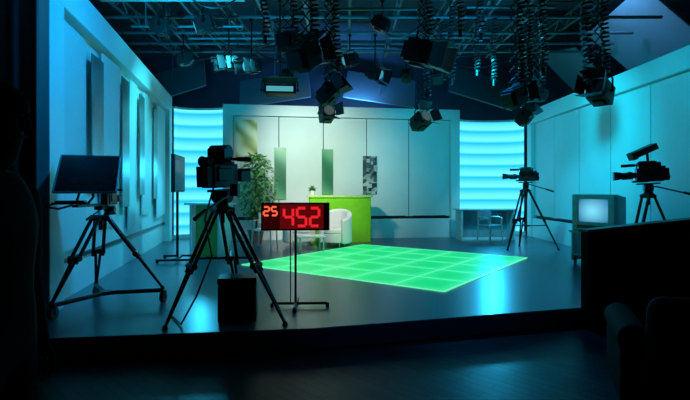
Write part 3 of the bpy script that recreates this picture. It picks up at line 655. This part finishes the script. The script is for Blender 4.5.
def pantograph(bm,z0,z1,w=0.075):
    n=max(2,int(abs(z1-z0)/0.16)); h=(z1-z0)/n
    for i in range(n):
        a=z0+i*h
        cyl(bm,(-w,0.006,a),(w,0.006,a+h),0.009,seg=6); cyl(bm,(w,-0.006,a),(-w,-0.006,a+h),0.009,seg=6)
        cyl(bm,(0,-0.02,a+h/2),(0,0.02,a+h/2),0.013,seg=8)
        for s in (-1,1): cyl(bm,(s*w,-0.02,a),(s*w,0.02,a),0.013,seg=8)
def coil(bm,x,y,z0,z1,R=0.055,pitch=0.068,r=0.018):
    n=int(abs(z1-z0)/pitch*9); pts=[]
    for i in range(n+1):
        t=i/n; a=t*abs(z1-z0)/pitch*2*pi; pts.append((x+R*math.cos(a)+0.02*math.sin(t*9),y+R*math.sin(a),z0+(z1-z0)*t))
    tube(bm,pts,r,4)
def lamp(X,Y,Z,yaw=0,pitch=-0.6,s=1.0,style='fresnel',hang='rod',mlit=None,doors=0.5,lab=None):
    T=thing('studio_light',lab or {'fresnel':'black boxy studio light with open barn doors hanging overhead','soft':'wide soft light with pale diffuser hanging from the grid','par':'small studio spotlight clamped near the lighting pipe'}[style],'studio light',(X,Y,Z),0,group='hanging studio lights')
    R=Matrix.Rotation(yaw,3,'Z')@Matrix.Rotation(pitch,3,'X')
    def W(p): return R@(Vector(p)*s)
    def bx(bm,c,sz): box(bm,W(c),Vector(sz)*s,R)
    if style=='soft':
        bm=BM(); hexa(bm,[W(p) for p in ((-.33,-.08,-.11),(.33,-.08,-.11),(.26,.14,-.08),(-.26,.14,-.08),(-.33,-.08,.11),(.33,-.08,.11),(.26,.14,.08),(-.26,.14,.08))]); obj('housing',bm,LAMPM,T,bevel=0.006)
        bm=BM(); bx(bm,(0,-0.088,-0.01),(0.54,0.01,0.11)); obj('diffuser',bm,mlit,T)
        bm=BM(); hexa(bm,[W(p) for p in ((-.33,-.09,.10),(.33,-.09,.10),(.33,-.09,.11),(-.33,-.09,.11),(-.36,-.25,.15),(.36,-.25,.15),(.36,-.25,.16),(-.36,-.25,.16))]); obj('barn_door',bm,BLACKM,T)
        hw=0.36
    else:
        bm=BM(); bx(bm,(0,0.03,0),(0.29,0.32,0.30)); bx(bm,(0,0.22,0),(0.22,0.08,0.22)); cyl(bm,W((0,-0.13,0)),W((0,-0.17,0)),0.145*s,0.15*s,seg=24)
        for k in range(4): bx(bm,(0,-0.04+k*0.05,0.155),(0.20,0.022,0.025))
        bx(bm,(0,0.05,-0.165),(0.16,0.16,0.04))
        obj('housing',bm,LAMPM if style=='par' or mlit else BLACK,T,bevel=0.008)
        bm=BM(); cyl(bm,W((0,-0.171,0)),W((0,-0.178,0)),0.12*s,seg=24); obj('lens',bm,mlit or LENSG,T)
        if style=='fresnel':
            L=0.20; o=doors*L; k=math.sqrt(max(0.01,L*L-o*o))
            for q in ((( -.15,-.18,.15),(.15,-.18,.15),(.19,-.18-k,.15+o),(-.19,-.18-k,.15+o)),
                      ((-.15,-.18,-.15),(.15,-.18,-.15),(.19,-.18-k,-.15-o),(-.19,-.18-k,-.15-o)),
                      ((-.15,-.18,-.13),(-.15,-.18,.13),(-.15-o,-.18-k,.16),(-.15-o,-.18-k,-.16)),
                      ((.15,-.18,-.13),(.15,-.18,.13),(.15+o,-.18-k,.16),(.15+o,-.18-k,-.16))):
                bm=BM(); v=[Vector(p) for p in q]; nrm=(v[1]-v[0]).cross(v[3]-v[0]).normalized()*0.006
                hexa(bm,[W(p) for p in v]+[W(p+nrm) for p in v]); obj('barn_door',bm,DOORF if mlit is GREYL else BLACKM,T)
        hw=0.19
    bm=BM(); Ry=Matrix.Rotation(yaw,3,'Z')
    def Y_(p): return Ry@(Vector(p)*s)
    tube(bm,[Y_((-hw,0,0)),Y_((-hw,0,0.18)),Y_((-hw*0.8,0,0.25)),Y_((hw*0.8,0,0.25)),Y_((hw,0,0.18)),Y_((hw,0,0))],0.014*s,6)
    for q in (-1,1): cyl(bm,Y_((q*(hw-0.03),0,0)),Y_((q*(hw+0.03),0,0)),0.024*s,seg=10)
    obj('yoke',bm,BLACKM,T)
    zt=GZ-Z; z0=0.25*s
    bm=BM()
    if hang=='rod' or zt-z0<0.35: cyl(bm,(0,0,z0),(0,0,zt-0.03),0.017,seg=8)
    else: pantograph(bm,z0,zt-0.08)
    box(bm,(0,0,zt-0.07),(0.05,0.09,0.07)); box(bm,(0,0.045,zt-0.01),(0.05,0.012,0.10)); cyl(bm,(-0.05,0,zt-0.06),(0.05,0,zt-0.06),0.012,seg=8)
    obj('hanger',bm,BLACKM,T)
    if hang!='rod' and zt-z0>=0.35:
        bm=BM(); coil(bm,0.11,0.05,z0+0.02,zt-0.08); obj('curly_cable',bm,BLACK,T)
CY=mat('cyan_lit_lens',(0.3,0.5,0.5),0.2,em=(0.12,0.60,0.65),es=0.35)
GREYL=mat('grey_lens',(0.45,0.5,0.52),0.25,em=(0.22,0.32,0.34),es=0.25)
SOFTM=mat('soft_diffuser',(0.6,0.7,0.7),0.5,em=(0.16,0.70,0.78),es=0.5)
lamp(-0.54,6.5,3.22,yaw=2.6,pitch=-0.5,s=1.08,hang='pan',doors=0.3)
lamp(-0.90,7.5,3.72,yaw=2.9,pitch=-0.3,s=0.85,hang='pan',doors=0.3)
lamp(-0.24,7.5,2.92,yaw=1.2,pitch=-0.7,s=0.82,hang='pan',doors=0.3)
lamp(-0.34,9.0,2.83,yaw=0.35,pitch=-0.35,s=0.82,hang='pan',mlit=GREYL,doors=0.7)
lamp(-1.22,9.0,3.27,yaw=0.1,pitch=-0.3,s=0.92,style='soft',hang='rod',mlit=SOFTM)
lamp(-2.42,10.0,4.05,yaw=-0.9,pitch=0.2,s=0.85,mlit=CY,hang='rod',doors=0.2)
lamp(-1.95,10.0,3.98,yaw=-0.7,pitch=0.2,s=0.85,mlit=CY,hang='rod',doors=0.2)
lamp(0.11,11.0,4.38,yaw=-0.9,pitch=0.3,s=0.85,mlit=CY,hang='rod',doors=0.3)
lamp(0.69,11.0,4.08,yaw=0.8,pitch=0.4,s=0.9,mlit=CY,hang='rod',doors=0.3)
lamp(1.22,7.5,3.54,yaw=1.0,pitch=0.3,s=1.2,hang='pan',mlit=GREYL,doors=0.10)
lamp(1.43,9.0,2.70,yaw=0.6,pitch=-0.5,s=0.86,hang='pan',mlit=GREYL,doors=0.7)
lamp(2.66,7.5,2.86,yaw=2.2,pitch=-0.4,s=0.92,hang='pan',doors=0.3)
lamp(3.38,9.0,2.78,yaw=0.8,pitch=-0.8,s=0.72,hang='pan',doors=0.3)
lamp(4.02,10.0,3.42,yaw=-1.2,pitch=-0.5,s=0.8,hang='pan',doors=0.3)
lamp(3.98,7.5,2.93,yaw=-0.9,pitch=-0.35,s=1.0,hang='pan',doors=0.3)
lamp(1.94,10.0,3.76,yaw=2.8,pitch=-0.6,s=0.75,hang='pan')
lamp(-2.66,9.0,4.50,yaw=-1.4,pitch=0.3,s=0.9,style='par',hang='rod',mlit=CY)
lamp(-3.4,9.0,4.45,yaw=1.4,pitch=0.4,s=0.9,style='par',hang='rod')
lamp(-1.5,12.5,4.35,yaw=2.9,pitch=0.5,s=0.8,style='par',hang='rod')
lamp(1.6,12.5,4.35,yaw=2.9,pitch=0.5,s=0.8,style='par',hang='rod')
lamp(0.70,9.0,4.50,yaw=1.4,pitch=0.5,s=0.8,style='par',hang='rod')
lamp(-3.7,11.0,4.4,yaw=-1.4,pitch=0.3,s=0.85,style='par',hang='rod')
for (x,y,z) in ((-1.25,7.5,3.8),(2.0,9.0,3.5),(3.1,10.0,3.7),(3.1,7.5,3.3),(1.8,7.5,3.9),(-1.4,10.0,4.2),(2.75,10.0,3.9),(2.35,8.3,4.1)):
    bm=BM(); coil(bm,0,0,z-GZ,-0.05,R=0.055,pitch=0.07,r=0.018); cyl(bm,(0,0,z-GZ-0.12),(0,0,z-GZ),0.03,seg=10); cyl(bm,(0,0,-0.06),(0,0,-0.030),0.02,seg=8)
    obj('curly_cable',bm,BLACK,loc=(x,y,GZ),label='black curly power cable dangling from the lighting grid',category='cable',group='dangling curly cables')
# thick coiled hanger dropping beside the large lamp over the right-hand cameras
bm=BM(); coil(bm,0,0,-1.95,-0.05,R=0.075,pitch=0.085,r=0.022); cyl(bm,(0,0,-2.03),(0,0,-1.95),0.03,seg=10); cyl(bm,(0,0,-0.06),(0,0,-0.030),0.02,seg=8)
obj('curly_cable',bm,BLACK,loc=(3.78,7.5,GZ),label='thick black coiled cable dropping to the large hanging light',category='cable',group='dangling curly cables')
for i,(x0,x1,y,sg_) in enumerate(((-4.2,-3.0,8.3,.3),(-2.9,-1.6,8.3,.45),(-1.5,1.8,8.3,.3),(0.5,1.7,10.0,.4),(2.5,4.9,8.3,.35),(-3.2,-1.3,11.0,.35),(1.0,4.4,11.8,.3),(-4.8,-2.6,11.8,.4),(-2.3,-0.3,12.5,.3),(2.2,4.6,12.5,.4))):
    bm=BM(); pts=[(x0+(x1-x0)*t/20,y-0.05,GZ-0.02-sg_*(1-((t-10)/10)**2)) for t in range(21)]; tube(bm,pts,0.015,6)
    obj('sagging_cable',bm,BLACK,label='black cable sagging below the lighting grid',category='cable',group='sagging grid cables')
BAF=mat('grey_baffle',(0.26,0.33,0.40),0.8,noise=0.1,scale=1)
for i,(x,y,z,ry,rx,rz,sx,sy) in enumerate(((7.3,8.6,5.0,0.70,0.25,0.15,2.4,2.2),(7.0,11.2,4.9,0.75,-0.2,-0.1,2.0,2.2),(6.7,13.9,4.8,0.70,0.25,0.2,1.8,2.2),(4.6,16.2,4.85,0.3,0.9,0.0,2.2,1.4),(1.2,16.4,4.85,0.15,0.9,0.0,2.4,1.4),(-2.4,16.4,4.85,-0.15,0.9,0,2.4,1.4),(-5.6,15.6,4.9,-0.3,0.9,0,2.2,1.4))):
    T=thing('ceiling_baffle','angled blue grey acoustic panel hung below the ceiling','acoustic panel',(x,y,z),rz,group='hung acoustic panels')
    R=Matrix.Rotation(ry,3,'Y')@Matrix.Rotation(rx,3,'X')
    bm=BM(); box(bm,(0,0,0),(sx,sy,0.05),R); obj('panel',bm,BAF,T,bevel=0.01)
    for k in (-1,1):
        bm=BM(); p=R@Vector((0,k*sy*0.3,0.0)); cyl(bm,p,(p.x,p.y,6.19-z),0.008,seg=6); obj('suspension_wire',bm,STEEL,T)
# pale cross beam at the near left of the grid
bm=BM(); box(bm,(-3.1,8.62,4.86),(2.6,0.10,0.12)); box(bm,(-4.2,8.62,5.5),(0.05,0.05,1.2)); box(bm,(-2.0,8.62,5.5),(0.05,0.05,1.2))
obj('cross_beam',bm,mat('pale_beam_paint',(0.45,0.5,0.52),0.5),bevel=0.006,label='pale painted cross beam hung among the lighting pipes',category='beam')

# ---------------------------------------------------------------- lights
def spot(name,loc,target,energy,color,size=60,blend=0.6,rad=0.15):
    l=D.lights.new(name,'SPOT'); l.energy=energy; l.color=color; l.spot_size=math.radians(size); l.spot_blend=blend; l.shadow_soft_size=rad
    o=D.objects.new(name,l); COL.objects.link(o); o.location=loc
    o.rotation_euler=(Vector(target)-Vector(loc)).to_track_quat('-Z','Y').to_euler(); return o
spot('key_backdrop',(-1.3,9.9,3.5),(-0.9,13.4,2.2),660,(0.78,1.0,0.84),75,1.0)
spot('fill_backdrop',(1.9,10.5,3.5),(2.2,14.0,1.9),190,(0.04,0.68,1.0),80,0.9)
spot('wash_left_far',(-1.6,9.2,4.3),(-4.4,10.6,2.0),620,(0.04,0.72,0.95),80,0.8)
spot('wash_left_near',(-0.8,5.4,4.6),(-3.4,6.6,2.6),560,(0.0,0.38,0.95),75,0.8)
spot('wash_right',(2.6,9.6,4.0),(5.6,11.4,2.3),620,(0.0,0.60,0.88),95,0.9)
spot('wash_right_near',(2.8,7.6,4.0),(5.6,8.4,2.4),270,(0.0,0.50,0.82),85,0.9)
spot('floor_blue_near',(2.0,8.5,4.7),(2.0,6.6,0),300,(0.0,0.36,1.0),60,1.0)
spot('floor_left',(-1.0,8.5,4.7),(-2.4,8.0,0),300,(0.08,0.65,1.0),70,0.9)
spot('grid_cyan',(-3.0,7.2,3.2),(-2.6,9.8,5.2),420,(0.0,0.55,0.95),100,0.9)
spot('grid_cyan_right',(2.4,8.0,3.0),(1.6,10.5,5.2),240,(0.0,0.45,1.0),90,0.9)
spot('ceiling_blue',(5.4,10.5,5.45),(8.0,11.0,5.2),110,(0.14,0.45,0.9),140,0.9)  # unseen blue spot added to lift the right ceiling and baffles
spot('ceiling_back_blue',(0.5,15.2,3.9),(0.0,16.4,5.6),330,(0.08,0.38,0.95),160,0.9)  # unseen spot added behind the backdrop to brighten the rear ceiling
spot('curve_boost_left',(-4.0,13.3,2.0),(-3.2,10.0,0.0),160,(0.03,0.60,1.0),110,0.9)  # added spot supplementing the weak emission of the left curved wall
spot('curve_boost_right',(4.4,14.3,2.0),(3.2,9.5,0.0),300,(0.02,0.55,1.0),110,0.9)  # added spot boosting what the right curved wall throws on the floor
spot('counter_key',(0.2,9.2,4.3),(-0.7,12.2,0.5),540,(1.0,1.0,0.92),44,0.8)
spot('desk_cyan',(3.4,10.0,4.6),(3.9,13.2,0.7),380,(0.25,0.8,1.0),34,0.8)  # extra spot added to brighten the glass desk and its chair
spot('plant_added_fill',(-1.6,10.2,4.3),(-2.35,12.5,1.4),110,(0.8,1.0,0.7),28,0.8)  # small spot added only to bring out the ficus
spot('curtain_added_fill',(-2.6,3.2,4.6),(-4.6,5.2,3.4),30,(0.1,0.6,1.0),70,0.9)  # added spot on the curtain so the dark figure reads against it
spot('foreground_blue',(1.6,6.6,4.6),(0.8,4.0,-0.2),70,(0.02,0.35,1.0),46,1.0)
spot('stage_front_blue',(0.4,2.2,4.4),(0.9,5.0,-0.1),45,(0.0,0.35,1.0),38,1.0)  # added out-of-view spot, blue catch on stage front and parquet
